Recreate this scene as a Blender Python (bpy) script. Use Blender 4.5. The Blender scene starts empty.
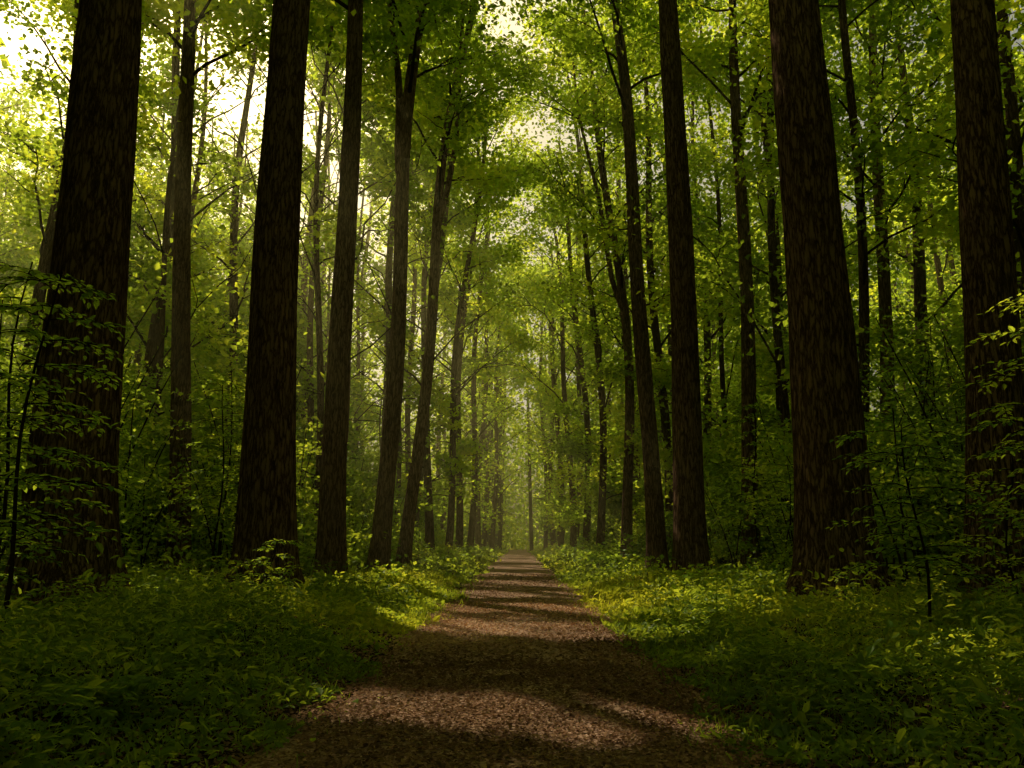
import bpy, math, numpy as np
from mathutils import Vector
rng=np.random.default_rng(7)
scene=bpy.context.scene
scene.view_settings.view_transform='Standard'
scene.view_settings.look='None'
scene.view_settings.exposure=0
# ------------------------------------------------------------------ sun
AZ=math.radians(-33); EL=math.radians(44)
S=np.array([math.sin(AZ)*math.cos(EL),math.cos(AZ)*math.cos(EL),math.sin(EL)])
# ------------------------------------------------------------------ noise
_tab=np.random.default_rng(3).random((256,256))
def vnoise(x,y,s,o=0):
    x=np.asarray(x,float)/s+o*17.3; y=np.asarray(y,float)/s+o*9.1
    xi=np.floor(x).astype(int); yi=np.floor(y).astype(int)
    fx=x-xi; fy=y-yi; fx=fx*fx*(3-2*fx); fy=fy*fy*(3-2*fy)
    a=_tab[xi&255,yi&255]; b=_tab[(xi+1)&255,yi&255]; c=_tab[xi&255,(yi+1)&255]; d=_tab[(xi+1)&255,(yi+1)&255]
    return (a*(1-fx)+b*fx)*(1-fy)+(c*(1-fx)+d*fx)*fy
def path_edge(y,side):
    return 1.74+.12*np.clip((11-y)/6,0,1)+0.55*(vnoise(y,0*y,2.2,side+3)-.5)+0.4*(vnoise(y,0*y,.6,side+5)-.5)
def ground_z(x,y):
    x=np.asarray(x,float); y=np.asarray(y,float)
    a=np.abs(x)
    t=np.clip((a-1.7)/2.6,0,1); t=t*t*(3-2*t)
    z=-0.03+0.32*t+ t*(0.30*(vnoise(x,y,6,1)-.5)+0.10*(vnoise(x,y,1.3,2)-.5))
    far=np.clip((a-9)/30,0,1)
    return z+far*0.9
# ------------------------------------------------------------------ geometry collector
class Mass:
    def __init__(s): s.v=[]; s.q=[]; s.r=[]; s.m=[]; s.n=0
    def add(s,v,q,r,mi=0):
        s.v.append(v.astype(np.float32)); s.q.append((q+s.n).astype(np.int32)); s.r.append(np.asarray(r,np.float32)); s.m.append(np.full(len(q),mi,np.int32)); s.n+=len(v)
    def build(s,name,mats,parent=None,smooth=False):
        v=np.concatenate(s.v); q=np.concatenate(s.q)
        r=np.concatenate(s.r); m=np.concatenate(s.m)
        me=bpy.data.meshes.new(name)
        me.vertices.add(len(v)); me.vertices.foreach_set('co',v.ravel())
        me.loops.add(q.size); me.loops.foreach_set('vertex_index',q.ravel())
        me.polygons.add(len(q)); me.polygons.foreach_set('loop_start',np.arange(0,q.size,4,dtype=np.int32))
        me.polygons.foreach_set('material_index',m)
        me.polygons.foreach_set('use_smooth',np.full(len(q),smooth))
        at=me.attributes.new('rnd','FLOAT','POINT'); at.data.foreach_set('value',r)
        for k in mats: me.materials.append(k)
        me.update(calc_edges=True)
        ob=bpy.data.objects.new(name,me); scene.collection.objects.link(ob)
        if parent: ob.parent=parent
        return ob
def nrm(a): return a/(np.linalg.norm(a,axis=1,keepdims=True)+1e-9)
KITE=np.array([[0,0,0],[.42,-.38,.09],[1,0,-.06],[.42,.38,.09]])
KQ=np.array([[0,1,2,3]])
OVAL=np.array([[0,0,0],[.28,.24,.05],[.68,.20,.03],[1,0,-.12],[.68,-.20,.03],[.28,-.24,.05]])
OQ=np.array([[0,5,4,3],[0,3,2,1]])
BLADE=np.array([[0,-.03,0],[.55,-.028,.06],[1,0,-.1],[.55,.028,.06]])
def leaf_geo(P,size,T=None,N=None,up=.8,shape='k'):
    n=len(P)
    if N is None: N=nrm(rng.normal(size=(n,3))*.6+np.array([0,0,up]))
    if T is None: T=rng.normal(size=(n,3))
    T=nrm(T-N*np.sum(T*N,1,keepdims=True)); B=np.cross(N,T)
    L,Q={'k':(KITE,KQ),'o':(OVAL,OQ),'b':(BLADE,KQ)}[shape]
    size=np.broadcast_to(size,(n,)).reshape(n,1,1)
    v=P[:,None,:]+size*(L[None,:,0:1]*T[:,None]+L[None,:,1:2]*B[:,None]+L[None,:,2:3]*N[:,None])
    k=len(L)
    q=(Q[None]+ (np.arange(n)*k)[:,None,None]).reshape(-1,4)
    c=vnoise(P[:,0]+.7*P[:,2],P[:,1]-.5*P[:,2],2.6,71)
    r=np.repeat(np.clip(.55*rng.random(n)+1.1*(c-.5)+.25,0,1),k)
    return v.reshape(-1,3),q,r
def tube(pts,rad,sides,ridge=0,flare=0,seed=0):
    pts=np.asarray(pts,float); n=len(pts)
    d=np.gradient(pts,axis=0); d=nrm(d)
    ref=np.array([0,1,0.]) if abs(d[0][2])>.7 else np.array([0,0,1.])
    u=nrm(np.cross(d,ref)); w=np.cross(d,u)
    th=np.linspace(0,2*np.pi,sides,endpoint=False)
    R=np.repeat(np.asarray(rad,float)[:,None],sides,1)
    if ridge or flare:
        g=np.random.default_rng(abs(int(seed)))
        z=(pts[:,2]-pts[0,2])[:,None]
        ph=g.random(8)*6.28
        m=ridge*(np.sin(5*th+ph[0]+z*.22)*.35+np.sin(9*th+ph[1]-z*.35+np.sin(z*1.3+ph[5]))*.3+np.sin(14*th+ph[2]+z*.6)*.25+.35*np.sin(z*.9+ph[3]+2*th))
        lob=.5+.5*np.cos(5*th+ph[4]+.7*np.sin(2*th+ph[6]))
        f=flare*(np.exp(-z/1.3)*.5+np.exp(-z/.5)*lob*.8)
        R=R*(1+m+f)
    v=pts[:,None]+R[:,:,None]*(np.cos(th)[None,:,None]*u[:,None]+np.sin(th)[None,:,None]*w[:,None])
    i=np.arange(n-1)[:,None]*sides; j=np.arange(sides)[None]; j2=(j+1)%sides
    q=np.stack([i+j,i+j2,i+sides+j2,i+sides+j],-1).reshape(-1,4)
    return v.reshape(-1,3),q,np.full(n*sides,.5)
# ------------------------------------------------------------------ canopy gaps (where sun shafts reach the floor)
def strips(P):
    k=P[:,2]/S[2]
    gx=P[:,0]-S[0]*k; gy=P[:,1]-S[1]*k
    y2=gy+gx*.22
    wob=.3*(vnoise(gx,gy,.9,11)-.5)*2
    lit=np.zeros(len(P),bool)
    for a,b in [(6.5,8.0),(12.6,15.3),(17.0,19.4),(21.2,24.4),(26.4,30.6),(34,38),(42,50),(54,64),(68,85)]:
        lit|=(y2+wob*(1 if a<10 else 2)>a)&(y2+wob<b)&(gx>-(2.0 if a<10 else 4.5))&(gx<(2.6 if a<10 else 4.5))
    return lit,gx,gy
def shaft(P,cap=.9):
    lit,gx,gy=strips(P)
    verge=(np.abs(gx)>1.4)&(np.abs(gx)<8)&(gy>12.5)&(gy<48)&(vnoise(gx,gy,2.0,12)>.38)
    wood=(gy>19)&(vnoise(gx,gy,3.4,13)>.64)
    near=(gy<=15)&(np.abs(gx)>2.2)&(vnoise(gx,gy,.9,14)>.78)
    far=(gy>55)&(np.abs(gx)<11)
    p=np.maximum.reduce([lit*np.where(gy<50,1.0,.8),verge*.95,wood*cap,near*.95,far*.7])
    return rng.random(len(P))<p
# ------------------------------------------------------------------ materials
def newmat(n):
    m=bpy.data.materials.new(n); m.use_nodes=True; nt=m.node_tree; nt.nodes.clear()
    return m,nt,nt.nodes.new('ShaderNodeOutputMaterial')
def ramp(nt,stops):
    r=nt.nodes.new('ShaderNodeValToRGB'); e=r.color_ramp.elements
    while len(e)<len(stops): e.new(.5)
    for k,(p,c) in zip(e,stops): k.position=p; k.color=(*c,1)
    return r
def leaf_mat(name,cols,tcol,gloss=0):
    m,nt,out=newmat(name); N=nt.nodes; L=nt.links
    at=N.new('ShaderNodeAttribute'); at.attribute_name='rnd'
    r=ramp(nt,[(0,cols[0]),(.5,cols[1]),(1,cols[2])]); L.new(at.outputs['Fac'],r.inputs[0])
    r2=ramp(nt,[(0,tuple(c*.5 for c in tcol)),(.5,tcol),(1,(min(1,tcol[0]*1.6),tcol[1]*1.25,tcol[2]*1.2))]); L.new(at.outputs['Fac'],r2.inputs[0])
    p=N.new('ShaderNodeBsdfDiffuse'); L.new(r.outputs[0],p.inputs['Color'])
    t=N.new('ShaderNodeBsdfTranslucent'); L.new(r2.outputs[0],t.inputs['Color'])
    a=N.new('ShaderNodeAddShader'); L.new(p.outputs[0],a.inputs[0]); L.new(t.outputs[0],a.inputs[1])
    o=a.outputs[0]
    if gloss:
        g=N.new('ShaderNodeBsdfGlossy'); g.inputs['Roughness'].default_value=.45; g.inputs['Color'].default_value=(.8,.9,.6,1)
        mx=N.new('ShaderNodeMixShader'); mx.inputs[0].default_value=gloss; L.new(o,mx.inputs[1]); L.new(g.outputs[0],mx.inputs[2]); o=mx.outputs[0]
    L.new(o,out.inputs['Surface'])
    return m
M_canopy=leaf_mat('canopy_leaves',[(.03,.075,.008),(.06,.12,.011),(.10,.145,.013)],(.38,.50,.028))
M_under=leaf_mat('understory_leaves',[(.03,.07,.01),(.055,.115,.013),(.095,.14,.015)],(.32,.44,.026),.02)
M_herb=leaf_mat('herb_leaves',[(.022,.05,.008),(.052,.105,.012),(.11,.145,.015)],(.29,.36,.02),.02)
M_dry=leaf_mat('fallen_leaves',[(.13,.072,.04),(.30,.185,.115),(.52,.35,.22)],(.05,.03,.012))
def bark_mat(name,c0,c1,c2):
    m,nt,out=newmat(name); N=nt.nodes; L=nt.links
    geo=N.new('ShaderNodeNewGeometry'); mp=N.new('ShaderNodeMapping'); mp.inputs['Scale'].default_value=(1,1,.16)
    L.new(geo.outputs['Position'],mp.inputs[0])
    n1=N.new('ShaderNodeTexNoise'); n1.inputs['Scale'].default_value=9; n1.inputs['Detail'].default_value=6; n1.inputs['Roughness'].default_value=.65
    L.new(mp.outputs[0],n1.inputs['Vector'])
    vo=N.new('ShaderNodeTexVoronoi'); vo.feature='DISTANCE_TO_EDGE'; vo.inputs['Scale'].default_value=11
    mx=N.new('ShaderNodeVectorMath'); mx.operation='MULTIPLY_ADD'; mx.inputs[1].default_value=(.25,.25,.25)
    L.new(n1.outputs['Color'],mx.inputs[0]); L.new(mp.outputs[0],mx.inputs[2]); L.new(mx.outputs[0],vo.inputs['Vector'])
    vr=N.new('ShaderNodeMapRange'); vr.inputs[2].default_value=.22; L.new(vo.outputs['Distance'],vr.inputs[0])
    h=N.new('ShaderNodeMath'); h.operation='MULTIPLY_ADD'; h.inputs[1].default_value=.6
    L.new(vr.outputs[0],h.inputs[0]); L.new(n1.outputs['Fac'],h.inputs[2])
    r=ramp(nt,[(.3,c0),(.75,c1),(1,c2)]); L.new(h.outputs[0],r.inputs[0])
    b=N.new('ShaderNodeBump'); b.inputs['Strength'].default_value=1; b.inputs['Distance'].default_value=.1; L.new(h.outputs[0],b.inputs['Height'])
    p=N.new('ShaderNodeBsdfDiffuse'); p.inputs['Roughness'].default_value=.6
    L.new(r.outputs[0],p.inputs['Color']); L.new(b.outputs[0],p.inputs['Normal']); L.new(p.outputs[0],out.inputs['Surface'])
    return m
M_bark=bark_mat('bark',(.02,.012,.008),(.17,.10,.066),(.32,.20,.135))
M_bark2=bark_mat('bark_thin',(.02,.013,.009),(.11,.067,.045),(.19,.12,.082))
m,nt,out=newmat('branch_bark'); d_=nt.nodes.new('ShaderNodeBsdfDiffuse'); 
nz_=nt.nodes.new('ShaderNodeTexNoise'); nz_.inputs['Scale'].default_value=3; rr_=ramp(nt,[(.3,(.025,.017,.011)),(.7,(.07,.046,.032))]); nt.links.new(nz_.outputs['Fac'],rr_.inputs[0]); nt.links.new(rr_.outputs[0],d_.inputs['Color']); nt.links.new(d_.outputs[0],out.inputs['Surface'])
M_branch=m
def soil_mat(name,stops,scale,green=0,bump=.03):
    m,nt,out=newmat(name); N=nt.nodes; L=nt.links
    geo=N.new('ShaderNodeNewGeometry')
    n1=N.new('ShaderNodeTexNoise'); n1.inputs['Scale'].default_value=scale; n1.inputs['Detail'].default_value=8; n1.inputs['Roughness'].default_value=.7
    L.new(geo.outputs['Position'],n1.inputs['Vector'])
    vo=N.new('ShaderNodeTexVoronoi'); vo.inputs['Scale'].default_value=26; L.new(geo.outputs['Position'],vo.inputs['Vector'])
    mul=N.new('ShaderNodeMath'); mul.operation='MULTIPLY_ADD'; mul.inputs[1].default_value=-.35
    L.new(vo.outputs['Distance'],mul.inputs[0]); L.new(n1.outputs['Fac'],mul.inputs[2])
    sp=N.new('ShaderNodeSeparateColor'); L.new(vo.outputs['Color'],sp.inputs[0])
    a2=N.new('ShaderNodeMath'); a2.operation='MULTIPLY_ADD'; a2.inputs[1].default_value=.35; L.new(sp.outputs[0],a2.inputs[0]); L.new(mul.outputs[0],a2.inputs[2])
    r=ramp(nt,stops); L.new(a2.outputs[0],r.inputs[0])
    n2=N.new('ShaderNodeTexNoise'); n2.inputs['Scale'].default_value=.8; n2.inputs['Detail'].default_value=6; L.new(geo.outputs['Position'],n2.inputs['Vector'])
    mr=N.new('ShaderNodeMapRange'); mr.inputs[1].default_value=.45; mr.inputs[2].default_value=.65; mr.inputs[4].default_value=green; L.new(n2.outputs['Fac'],mr.inputs[0])
    mm=N.new('ShaderNodeMix'); mm.data_type='RGBA'; mm.inputs[7].default_value=(.035,.06,.015,1)
    L.new(mr.outputs[0],mm.inputs[0]); L.new(r.outputs[0],mm.inputs[6])
    b=N.new('ShaderNodeBump'); b.inputs['Strength'].default_value=.8; b.inputs['Distance'].default_value=bump; L.new(a2.outputs[0],b.inputs['Height'])
    p=N.new('ShaderNodeBsdfDiffuse'); p.inputs['Roughness'].default_value=.3
    L.new(mm.outputs[2],p.inputs['Color']); L.new(b.outputs[0],p.inputs['Normal']); L.new(p.outputs[0],out.inputs['Surface'])
    return m
M_soil=soil_mat('forest_soil',[(.2,(.015,.01,.006)),(.5,(.05,.033,.02)),(.8,(.10,.065,.04))],7,.6)
M_path=soil_mat('path_gravel',[(.2,(.13,.083,.058)),(.5,(.40,.262,.18)),(.85,(.62,.43,.31))],9,0,.03)
# ------------------------------------------------------------------ ground + path
def grid_obj(name,X,Y,Z,mat):
    m=Mass(); ny,nx=X.shape
    v=np.stack([X,Y,Z],-1).reshape(-1,3)
    i=np.arange(ny-1)[:,None]*nx; j=np.arange(nx-1)[None]
    q=np.stack([i+j,i+j+1,i+nx+j+1,i+nx+j],-1).reshape(-1,4)
    m.add(v,q,np.zeros(len(v))); return m.build(name,[mat],smooth=True)
gx=np.concatenate([-np.geomspace(400,14,24),np.linspace(-13.5,13.5,136),np.geomspace(14,400,24)])
gy=np.concatenate([np.linspace(-300,-20,12),np.linspace(-15,40,200),np.geomspace(41,700,60)])
X,Y=np.meshgrid(gx,gy); grid_obj('ground',X,Y,ground_z(X,Y),M_soil)
py=np.concatenate([np.arange(-20,40,.15),np.geomspace(40,260,120)])
pu=np.linspace(-1,1,21); PY,PU=np.meshgrid(py,pu,indexing='ij')
PX=np.where(PU<0,PU*path_edge(PY,0),PU*path_edge(PY,1))
PZ=.012+.025*(1-PU**2)+.02*(vnoise(PX,PY,.5,8)-.5)*(1-PU**4)
PZ=np.where(np.abs(PU)>.99,ground_z(PX,PY)-.01,PZ); PZ=np.maximum(PZ,ground_z(PX,PY)+.004*(np.abs(PU)<.99)-.02*(np.abs(PU)>.99))
grid_obj('forest_path',PX,PY,PZ,M_path)
# ------------------------------------------------------------------ trees
def center(x,y,h,lean,bow,ph,wob,z):
    zz=z/h
    cx=x+lean[0]*z+bow*np.sin(zz*np.pi)*1.0+wob*(np.sin(z*.28+ph)-np.sin(ph))
    cy=y+lean[1]*z+wob*(np.cos(z*.23+ph)-np.cos(ph))
    return np.stack([cx,cy,z],-1)
def inview(P,m=.8,t=2.5): return (P[:,1]>0)&(np.abs(P[:,0])<.70*P[:,1]+m)&(P[:,2]<.8*P[:,1]+t)
def build_tree(name,x,y,r,h,lean=(0,0),bow=0,cb=14,cr=4.5,nleaf=5000,ls=.26,sides=20,nl=12,wob=.1,bark=None,flare=.6,fork=None,low=0,sig=.7,cap=.75,into=None,prune=False):
    g=np.random.default_rng(int(abs(x*131+y*977))+5)
    z0=float(ground_z(x,y))-.2; ph=g.random()*6.28
    nz=max(14,int(h*(2.6 if sides>24 else 1.1)))
    z=np.concatenate([np.linspace(0,2,10),np.linspace(2,h,nz)[1:]])
    C=center(x,y,h,lean,bow,ph,wob,z); C[:,2]+=z0
    rad=r*(1.06-.55*(z/h)-.4*np.clip(z/h-.6,0,1))
    W=into if into else Mass()
    mt=1 if into else 0; mb=2 if into else 1
    W.add(*tube(C,rad,sides,.05,flare,seed=int(x*10+y)),mi=mt)
    pts=[]
    def limb(P0,az,L,rise,rr,depth=0):
        t=np.linspace(0,1,6)
        d=np.array([math.cos(az),math.sin(az),0])
        side=np.array([-d[1],d[0],0])
        P=P0+d*(L*t)[:,None]+side*(g.normal()*.12*L*t**2)[:,None]+np.array([0,0,1])*(rise*(t*1.25-.35*t*t))[:,None]
        P[1:]+=g.normal(size=(5,3))*.05*L*.4
        if (depth==1 or prune) and strips(P)[0].mean()>.2: return
        if prune and inview(P,1.5,4).any(): return
        W.add(*tube(P,rr*(1-.8*t)+.008,4 if depth else 6),mi=mb)
        tt=np.linspace(.35 if depth==0 else .15,1.02,int(4+L*2))
        pts.append(np.stack([np.interp(tt,t,P[:,k]) for k in range(3)],-1))
        if depth<1:
            for k in (.4,.6,.78,.92):
                q=np.array([np.interp(k,t,P[:,i]) for i in range(3)])
                limb(q,az+g.choice([-1,1])*g.uniform(.5,1.1),L*g.uniform(.3,.5),rise*g.uniform(0,.35),rr*.4,1)
    for i in range(nl):
        f=(i+g.random()*.6)/nl
        zs=cb+(h*.97-cb)*f
        P0=center(x,y,h,lean,bow,ph,wob,np.array([zs]))[0]; P0[2]+=z0
        rr=r*(1.0-.6*zs/h)*.30
        L=cr*g.uniform(.65,1.15)*(1-.3*f)
        limb(P0,i*2.4+g.normal()*.4+ph,L,L*g.uniform(.5,1.2)*(1 if f<.7 else 1.1),rr)
    for i in range(low):
        zs=g.uniform(3,cb); P0=center(x,y,h,lean,bow,ph,wob,np.array([zs]))[0]; P0[2]+=z0
        limb(P0,g.random()*6.28,g.uniform(1.2,2.8),g.uniform(.1,.9),.035,0)
    if fork:
        for (zs,dx,dy,top) in fork:
            P0=center(x,y,h,lean,bow,ph,wob,np.array([zs]))[0]; P0[2]+=z0
            t=np.linspace(0,1,12)
            P=P0+np.stack([dx*(t**.7),dy*t,(top-zs)*t],-1)+np.stack([.15*np.sin(t*9+ph),0*t,0*t],-1)
            W.add(*tube(P,r*.5*(1-.75*t)+.02,10),mi=mt)
            pts.append(P[6:])
            for k in (5,7,8,9,10,11):
                limb(P[k],g.random()*6.28,cr*.5,cr*.4,r*.12,0)
    if not pts: return
    A=np.concatenate(pts)
    ncl=max(40,nleaf//55)
    cc=A[g.integers(0,len(A),ncl)]+g.normal(size=(ncl,3))*[.4,.4,.25]
    idx=g.integers(0,ncl,nleaf)
    P=cc[idx]+g.normal(size=(nleaf,3))*np.array([sig,sig,sig*.42])
    keep=~(shaft(P,cap)&(P[:,2]>3.5)); keep&=P[:,2]>1.0
    keep&=~((np.abs(P[:,0])<2.6)&(P[:,2]<7)&(P[:,1]>0))
    if prune: keep&=~inview(P)
    P=P[keep]
    L=leaf_geo(P,g.uniform(.7,1.25,len(P))*ls)
    if into:
        into.add(*L,mi=0); return
    par=bpy.data.objects.new(name,None); scene.collection.objects.link(par)
    W.build('trunk_and_limbs',[bark or M_bark,M_branch],par,True)
    F=Mass(); F.add(*L); F.build('foliage',[M_canopy],par)
T=build_tree
N1='oak_tree'; N2='beech_tree'
T(N1,-9.4,17,.84,30,(-.035,0),0,15,6.5,9000,.34,48,12,.04,flare=.75)
T(N1,-6.2,20,.64,31,(-.01,0),0,16.5,6.5,9000,.34,44,12,.05,flare=.8)
T(N1,7.0,18,.74,31,(.0,0),0,16,6.5,9000,.34,48,12,.04,flare=.85)
T(N1,10.2,17.5,.58,29,(.07,0),0,15,6,9000,.34,40,12,.05,flare=.7)
T(N2,5.5,26,.48,32,(0,0),0,21,6,10500,.29,36,13,.06)
T(N2,-6.2,27,.42,32,(.0,0),0,21,6,10500,.29,36,13,.06)
T(N2,-12.5,30,.38,33,(-.06,0),0,20,6,12500,.28,28,13,.05)
T(N2,-5.5,32,.35,34,(.06,0),-.5,20,6,10500,.28,28,12,.18,fork=[(17,-1.1,1,31)])
T(N2,-5.4,38,.29,35,(.10,0),-.5,17,6,10500,.28,24,13,.22,fork=[(16,1.8,-1,33)])
T(N2,5.6,33,.35,34,(-.055,0),.6,19,6,10500,.28,28,13,.16,low=2)
T(N2,5.6,42,.27,34,(-.07,0),.8,14,6,10500,.28,20,13,.25,fork=[(14,-2.8,0,31)])
T(N2,9.7,34,.33,33,(.02,0),0,19,6,10500,.28,24,13,.12)
T(N2,16.3,36,.33,33,(.055,0),0,15,6,10500,.28,22,13,.12)
T(N2,-14.6,25,.45,31,(-.02,0),0,19,6,11000,.30,28,13,.05)
T(N2,-9.0,40,.27,34,(0,0),0,15,6,12500,.28,20,13,.1)
for (x,y,r,lx,bow) in [(-5.2,48,.24,.05,-.6),(-4.6,53,.22,.09,-.6),(-4.4,60,.25,.05,-.5),(-4.2,70,.26,.04,-.3),(-4.0,82,.28,.03,0),(-4.1,96,.3,0,0),
    (5.2,52,.24,-.06,.8),(5.0,60,.26,-.06,.6),(4.7,70,.26,-.05,.5),(4.3,82,.28,-.03,0),(4.2,95,.3,0,0),
    (-15.8,42,.26,.0,0),(-15.0,46,.24,.01,0),(-17.9,38,.33,0,0),(-14.4,52,.25,0,0),(-8,46,.24,.02,0),(-7.4,56,.25,.02,.2),
    (18,45,.26,.02,0),(21,40,.36,.02,0),(12,50,.27,0,0),(8.2,44,.26,-.02,0),(8,55,.28,-.03,0),(13.5,40,.24,0,0),(12.5,29,.2,.03,0),(20.5,30,.3,0,0),(-21,34,.3,0,0),(-11.5,44,.2,0,0),(-19.5,45,.22,0,0),(-12,36,.18,.01,0)]:
    T(N2,x,y,r,33+rng.random()*4,(lx,0),bow,8+rng.random()*4,5.2,12500 if x<-7 else 10500,.29,16,14,.22,bark=M_bark2,low=8)
pl=[(-9.4,17),(-6.2,20),(7,18),(10.2,17.5),(5.5,26),(-6.2,27),(-12.5,30),(-5.5,32),(-5.4,38),(5.6,33),(5.6,42),(9.7,34),(16.3,36),(-14.6,25),(-9,40),
(-5.2,48),(-4.6,53),(-4.4,60),(5.2,52),(5,60),(-15.8,42),(-17.9,38),(18,45),(21,40),(12,50),(8.2,44),(8,55),(20.5,30),(-21,34)]
front=pl[:12]
def scatter(n,xr,yr,minD,ok,tries=6000):
    out=[]
    for _ in range(tries):
        if len(out)>=n: break
        x=rng.uniform(*xr); y=rng.uniform(*yr)
        if not ok(x,y): continue
        if all((x-a)**2+(y-b)**2>minD**2 for a,b in pl): pl.append((x,y)); out.append((x,y))
    return out
BW=Mass()
for (x,y) in scatter(155,(-75,75),(34,112),2.9,lambda x,y: abs(x)>(4.6 if y<85 else 2.8) and abs(x)<.72*y+4,9000):
    far=y>70
    T(N2,x,y,rng.uniform(.13,.28)*(1.15 if far else 1),rng.uniform(30,39),(rng.normal()*.02,0),rng.normal()*.3,rng.uniform(5,9),5.2,6000 if far else (11500 if x<0 else 9000),.44 if far else .32,9,12,.2,low=5 if far else 8,sig=.95,cap=.5,into=BW)
BW.build('background_woodland',[M_canopy,M_bark2,M_branch])
SW=Mass()
for (x,y) in scatter(80,(-48,42),(-24,42),4.6,lambda x,y: abs(x)>4.2 and abs(x)>.72*y+3.0 ,9000):
    T(N2,x,y,rng.uniform(.3,.6),rng.uniform(26,33),(rng.normal()*.01,0),0,rng.uniform(5,9),6,4200,.6,12,13,.1,sig=1.0,cap=.95,into=SW,prune=True)
SW.build('surrounding_woodland',[M_canopy,M_bark2,M_branch])
# ------------------------------------------------------------------ distant woodland (ahead, to the sides and behind)
D=Mass(); n=56000
P=np.stack([rng.uniform(-130,130,n),rng.uniform(112,150,n),rng.random(n)**.85*50],-1)
P=P[(vnoise(P[:,0]+P[:,1],P[:,2],4,61)>.25)&~((np.abs(P[:,0])<2.2)&(P[:,1]<124)&(P[:,2]<6))]
D.add(*leaf_geo(P,rng.uniform(.5,1.1,len(P)),up=.4))
n=14000; P=np.stack([rng.normal(size=n)*9,rng.uniform(120,140,n),rng.random(n)**1.3*22],-1)
D.add(*leaf_geo(P,rng.uniform(.35,.7,len(P)),up=.3))
n=16000; th=rng.uniform(math.pi*.97,math.pi*2.03,n); R=rng.uniform(52,66,n)
P=np.stack([R*np.cos(th),R*np.sin(th)+20,rng.random(n)*32],-1); D.add(*leaf_geo(P,rng.uniform(.9,1.8,n),up=.3))
for k in range(150):
    x=rng.uniform(-110,110) if k>25 else rng.uniform(-9,9); y=rng.uniform(112,150)
    if abs(x)<1.6: continue
    z=np.linspace(-.3,36,8); D.add(*tube(np.stack([x+rng.normal()*.02*z,y+0*z,z],-1),.3-.005*z,7),mi=1)
D.build('distant_woodland',[M_canopy,M_branch])
# ------------------------------------------------------------------ understory shrubs mass
def trunk_clear(x,y):
    x=np.asarray(x,float); y=np.asarray(y,float); d=np.full(x.shape,9.)
    for a,b in front:
        dy=y-b; dy=np.where(dy<0,dy/4.0,dy)
        ax=a*(y/b)
        d=np.minimum(d,np.sqrt((x-np.where(y<b,ax,a))**2+dy**2))
    return d
U=Mass()
cnt=0
for _ in range(9000):
    x=rng.uniform(-60,60); y=rng.uniform(15,100)
    if abs(x)>.7*y+5 : continue
    a=abs(x)
    if a<3.6: continue
    hmax=np.clip((a-3.2)*.8,.5,9)*(.5+.9*float(vnoise(x,y,5,31)))
    if y<24: hmax*=.8
    if y<24 and a<8: hmax=min(hmax,.6)
    if float(vnoise(x,y,3.5,33))<.3: continue
    if float(trunk_clear(x,y))<1.3: continue
    cnt+=1
    if cnt>1900: break
    gz=float(ground_z(x,y)); h=hmax*rng.uniform(.45,1)
    nl=int((80+75*h)*(1.2 if y<45 else .8))
    az=rng.random()*6.28; t=np.linspace(0,1,5)
    for s in range(2 if h>1.5 else 1):
        az+=2
        P=np.stack([x+math.cos(az)*.3*h*t**1.6,y+math.sin(az)*.3*h*t**1.6,gz-.1+h*t],-1)
        U.add(*tube(P,(.01+.005*h)*(1-.7*t)+.004,4),mi=1)
    k=max(3,int(h*3)); cc=np.stack([x+rng.normal(size=k)*.38*max(h,.8)*.5,y+rng.normal(size=k)*.38*max(h,.8)*.5,gz+rng.uniform(.15,1.0,k)*h],-1)
    P=cc[rng.integers(0,k,nl)]+rng.normal(size=(nl,3))*[.4,.4,.13]
    P=P[(P[:,2]>gz+.03)]
    P=P[~(strips(P)[0]&(P[:,2]>gz+.7))]
    ls=.10+.0028*y
    U.add(*leaf_geo(P,rng.uniform(.7,1.3,len(P))*ls,up=1.1))
U.build('understory_shrubs',[M_under,M_branch])
# ------------------------------------------------------------------ ground cover
G=Mass()
def cover(n,yr,ls,shape,hs,xmax,off=0):
    y=rng.uniform(*yr,n)
    side=rng.choice([-1,1],n); a=1.25+rng.random(n)**1.4*(xmax-1.25)
    x=side*a
    d=np.where(side<0,a-path_edge(y,0),a-path_edge(y,1))-off
    den=vnoise(x,y,.8,41)*.6+vnoise(x,y,.25,42)*.4
    keep=(d>-.2)&(den>.56-.34*np.clip(d/1.0,-1,1))|((d>-.5)&(rng.random(n)<.06))
    x,y,d=x[keep],y[keep],d[keep]
    top=hs*np.clip(.18+d*.4,.06,1.3)*(.1+1.8*vnoise(x,y,.9,43)**1.3)
    top=top*np.clip((trunk_clear(x,y)-.6)/1.2,.22,1)
    z=ground_z(x,y)+top*rng.random(len(x))**.7+.02
    return np.stack([x,y,z],-1)
for (n,yr,ls,sh,hs,xm) in [(60000,(3,11),.065,'o',.36,8.5),(9000,(3,12),.11,'o',.6,9),(62000,(11,20),.08,'k',.34,14),(9000,(12,22),.15,'o',.5,14),(60000,(20,34),.11,'k',.36,22),(42000,(34,60),.17,'k',.5,36),(20000,(60,112),.3,'k',.6,50)]:
    P=cover(n,yr,ls,sh,hs,xm)
    G.add(*leaf_geo(P,rng.uniform(.45,1.4,len(P))*ls,up=1.0,shape=sh))
for (n,yr,ls) in [(11000,(3.5,13),.17),(18000,(13,30),.22)]:
    P=cover(n,yr,ls,'b',.01,5)
    P[:,2]=ground_z(P[:,0],P[:,1])
    Tn=nrm(rng.normal(size=(len(P),3))*[.6,.6,.1]+[0,0,.9]); Nn=nrm(rng.normal(size=(len(P),3))*[1,1,.1])
    G.add(*leaf_geo(P,rng.uniform(.5,1.3,len(P))*ls,T=Tn,N=Nn,shape='b'))
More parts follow.
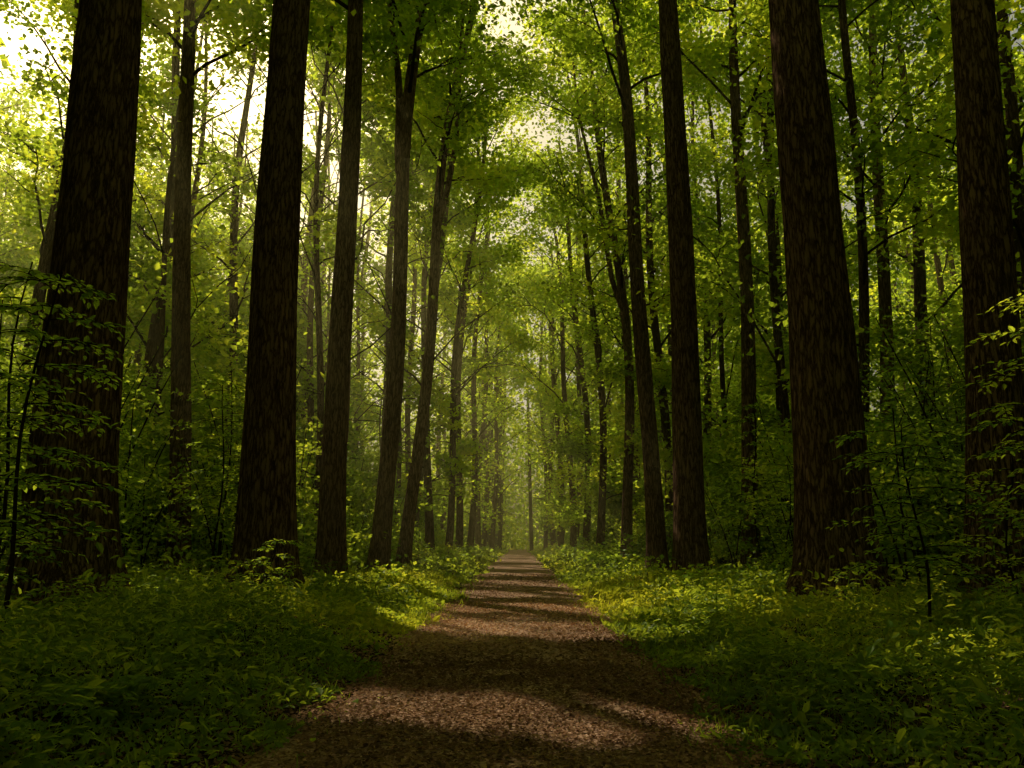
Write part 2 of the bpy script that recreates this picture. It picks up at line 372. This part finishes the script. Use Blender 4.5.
G.build('undergrowth',[M_herb])
# ------------------------------------------------------------------ leafy sprays (saplings, weeds, ferns)
def spray(M,P0,d,L,ls,droop=.25,step=.55,mi=0,rad=.006,up=np.array([0,0,1.])):
    n=max(4,int(L/(ls*step))); t=np.linspace(0.12,1,n)
    d=np.asarray(d,float)
    sag=-droop*L
    P=P0+d*(L*t)[:,None]+np.array([0,0,1.])*(sag*t*t)[:,None]
    dd=nrm(np.gradient(P,axis=0))
    tt=np.linspace(0,1,5); Q=P0+d*(L*tt)[:,None]+np.array([0,0,1.])*(sag*tt*tt)[:,None]
    M.add(*tube(Q,rad*(1-.7*tt)+.0015,4),mi=1)
    sd=nrm(np.cross(dd,up)); sg=np.where(np.arange(n)%2==0,1,-1)[:,None]
    Tn=dd*.65+sd*sg*.9+rng.normal(size=(n,3))*.15
    Tn[-1]=dd[-1]
    Nn=nrm(np.cross(sd,dd)+rng.normal(size=(n,3))*.28)
    M.add(*leaf_geo(P,ls*rng.uniform(.75,1.15,n)*(1-.25*t),T=Tn,N=Nn,shape='o'),mi=mi)
def sapling(name,x,y,h,ls=.13,nb=22,lean=0,reach=1.1,start=.25):
    M=Mass(); gz=float(ground_z(x,y)); t=np.linspace(0,1,10)
    C=np.stack([x+lean*t**1.5+.08*np.sin(t*7+x),y+.1*np.sin(t*5),gz-.1+h*t],-1)
    M.add(*tube(C,(.008+.004*h)*(1-.8*t)+.004,7),mi=1)
    for i in range(nb):
        f=start+(1-start)*(i+rng.random())/nb
        P0=np.array([np.interp(f,t,C[:,k]) for k in range(3)])
        az=i*2.4+rng.normal()*.4; e=rng.uniform(.05,.45)
        d=np.array([math.cos(az)*math.cos(e),math.sin(az)*math.cos(e),math.sin(e)])
        L=reach*rng.uniform(.6,1.15)*(1-.5*f)
        spray(M,P0,d,L,ls,droop=.3)
        for s in (-1,1,-1,1,-1,1):
            k=rng.uniform(.2,.9); q=P0+d*L*k+np.array([0,0,-.3*L*k*k])
            a2=az+s*rng.uniform(.6,1.1)
            spray(M,q,[math.cos(a2),math.sin(a2),.05],L*.5*rng.uniform(.7,1.1),ls*.9,droop=.25)
    return M.build(name,[M_under,M_branch])
sapling('beech_sapling',-5.5,8.6,4.3,.15,26,.3,1.4,.3)
sapling('beech_sapling',-6.9,10.5,5.2,.15,26,.2,1.5,.25)
sapling('beech_sapling',-8.6,13,3.2,.14,20,.1,1.3)
sapling('beech_sapling',5.3,10.6,2.9,.13,24,-.2,1.3,.3)
sapling('beech_sapling',6.9,10.2,4.6,.14,28,-.1,1.4,.3)
sapling('beech_sapling',7.9,13,3.0,.14,22,0,1.3)
sapling('beech_sapling',7.6,22,3.4,.13,22,-.3,1.4)
sapling('beech_sapling',-4.6,15,1.5,.12,12,.1,.8)
sapling('beech_sapling',-8.6,23,6,.16,30,0,1.8)
sapling('beech_sapling',9.0,22,6.5,.16,30,0,1.8)
sapling('beech_sapling',8.0,27,6,.17,30,0,1.8)
sapling('beech_sapling',-9.5,26,7,.17,30,0,1.9)
sapling('beech_sapling',-12,20,7,.17,30,0,1.9)
sapling('beech_sapling',13,22,7,.17,30,0,1.9)
# herb stalks & ferns
H=Mass()
for _ in range(300):
    y=rng.uniform(4.5,20); s=rng.choice([-1,1]); x=s*rng.uniform(2.5,.62*y+1.5)
    if abs(x)<2.3 or (y>9 and float(trunk_clear(x,y))<1.1): continue
    gz=float(ground_z(x,y)); h=rng.uniform(.3,.9)*(1 if abs(x)>3 else .6)
    t=np.linspace(0,1,5); lx,ly=rng.normal(size=2)*.12
    C=np.stack([x+lx*t*t,y+ly*t*t,gz+h*t],-1); H.add(*tube(C,.006*(1-.7*t)+.002,4),mi=1)
    for i in range(int(8+h*9)):
        f=.2+.8*rng.random(); P0=np.array([np.interp(f,t,C[:,k]) for k in range(3)]); az=i*2.4
        spray(H,P0,nrm(np.array([[math.cos(az),math.sin(az),.4]]))[0],.36*(1.3-f),.1,droop=.35,step=.5,rad=.002)
H.build('woodland_herbs',[M_herb,M_herb])
F=Mass()
for _ in range(42):
    y=rng.uniform(4.6,18); s=rng.choice([-1,1]); x=s*rng.uniform(2.6,.6*y+1.2)
    if abs(x)<2.8: continue
    gz=float(ground_z(x,y)); nf=int(rng.integers(6,10)); a0=rng.random()*6.28
    for k in range(nf):
        az=a0+k*6.28/nf+rng.normal()*.25; L=rng.uniform(.35,.75)
        n=26; t=np.linspace(.1,1,n)
        hx=np.array([math.cos(az),math.sin(az),0]); 
        C=np.array([x,y,gz])+hx*(L*t*.9)[:,None]+np.array([0,0,1])*(L*(.95*t-.8*t*t)+.08)[:,None]
        dd=nrm(np.gradient(C,axis=0)); sd=nrm(np.cross(dd,[0,0,1.])); Nn=nrm(np.cross(sd,dd)+rng.normal(size=(n,3))*.2)
        w=.17*L*np.sin(np.clip(t*1.05,0,1)*np.pi).clip(0,1)**.6*(1.25-t)+.01
        for sg in (-1,1):
            F.add(*leaf_geo(C,w*1.3,T=sd*sg+dd*.35,N=Nn,shape='o'))
F.build('fern_patch',[M_herb])
# ------------------------------------------------------------------ leaf litter
Lt=Mass()
for (n,yr,ls) in [(60000,(3.5,10),.036),(34000,(10,20),.048),(9000,(20,36),.06)]:
    y=rng.uniform(*yr,n); x=rng.normal(size=n)*1.7
    ok=(np.abs(x)<4)&(vnoise(x,y,.5,51)*.5+rng.random(n)*.5+.13*np.abs(x)>.42); x=x[ok];y=y[ok]
    z=np.maximum(ground_z(x,y)+.012,.045*(np.abs(x)<1.7)-.004)+rng.random(len(x))*.015
    P=np.stack([x,y,z],-1)
    Lt.add(*leaf_geo(P,rng.uniform(.5,1.5,len(P))*ls,N=nrm(rng.normal(size=(len(P),3))*.3+[0,0,1]),shape='k'))
Lt.build('leaf_litter',[M_dry])
# ------------------------------------------------------------------ haze in the air (volume)
m,nt,out=newmat('forest_mist')
vs=nt.nodes.new('ShaderNodeVolumeScatter'); vs.inputs['Color'].default_value=(1,.96,.40,1); vs.inputs['Density'].default_value=.0030; vs.inputs['Anisotropy'].default_value=.5
nt.links.new(vs.outputs[0],out.inputs['Volume'])
bpy.ops.mesh.primitive_cube_add(size=1,location=(0,92,20)); hz=bpy.context.object; hz.scale=(180,140,44); hz.name='morning_mist'; hz.data.materials.append(m)
# ------------------------------------------------------------------ world, sun, camera
w=bpy.data.worlds.new('World'); scene.world=w; w.use_nodes=True; nt=w.node_tree
bg=nt.nodes['Background']; sky=nt.nodes.new('ShaderNodeTexSky'); sky.sky_type='NISHITA'; sky.sun_disc=False
sky.sun_elevation=EL; sky.sun_rotation=AZ%(2*math.pi); sky.dust_density=8; sky.air_density=1; sky.ozone_density=.3
mx=nt.nodes.new('ShaderNodeMix'); mx.data_type='RGBA'; mx.blend_type='MULTIPLY'; mx.inputs[0].default_value=1; mx.inputs[7].default_value=(1,.95,.62,1)
nt.links.new(sky.outputs[0],mx.inputs[6]); nt.links.new(mx.outputs[2],bg.inputs['Color']); bg.inputs['Strength'].default_value=.10
sd=bpy.data.lights.new('sun','SUN'); sd.energy=5; sd.angle=math.radians(.5); sd.color=(1,.84,.56)
so=bpy.data.objects.new('sun',sd); scene.collection.objects.link(so)
so.rotation_euler=Vector(S).to_track_quat('Z','Y').to_euler()
cd=bpy.data.cameras.new('camera'); cd.lens=28; cd.sensor_width=36; cd.clip_end=2000; cd.clip_start=.05
co=bpy.data.objects.new('camera',cd); scene.collection.objects.link(co)
co.location=(0,0,1.5); co.rotation_euler=(math.radians(90+11.1),0,math.radians(.43)); scene.camera=co
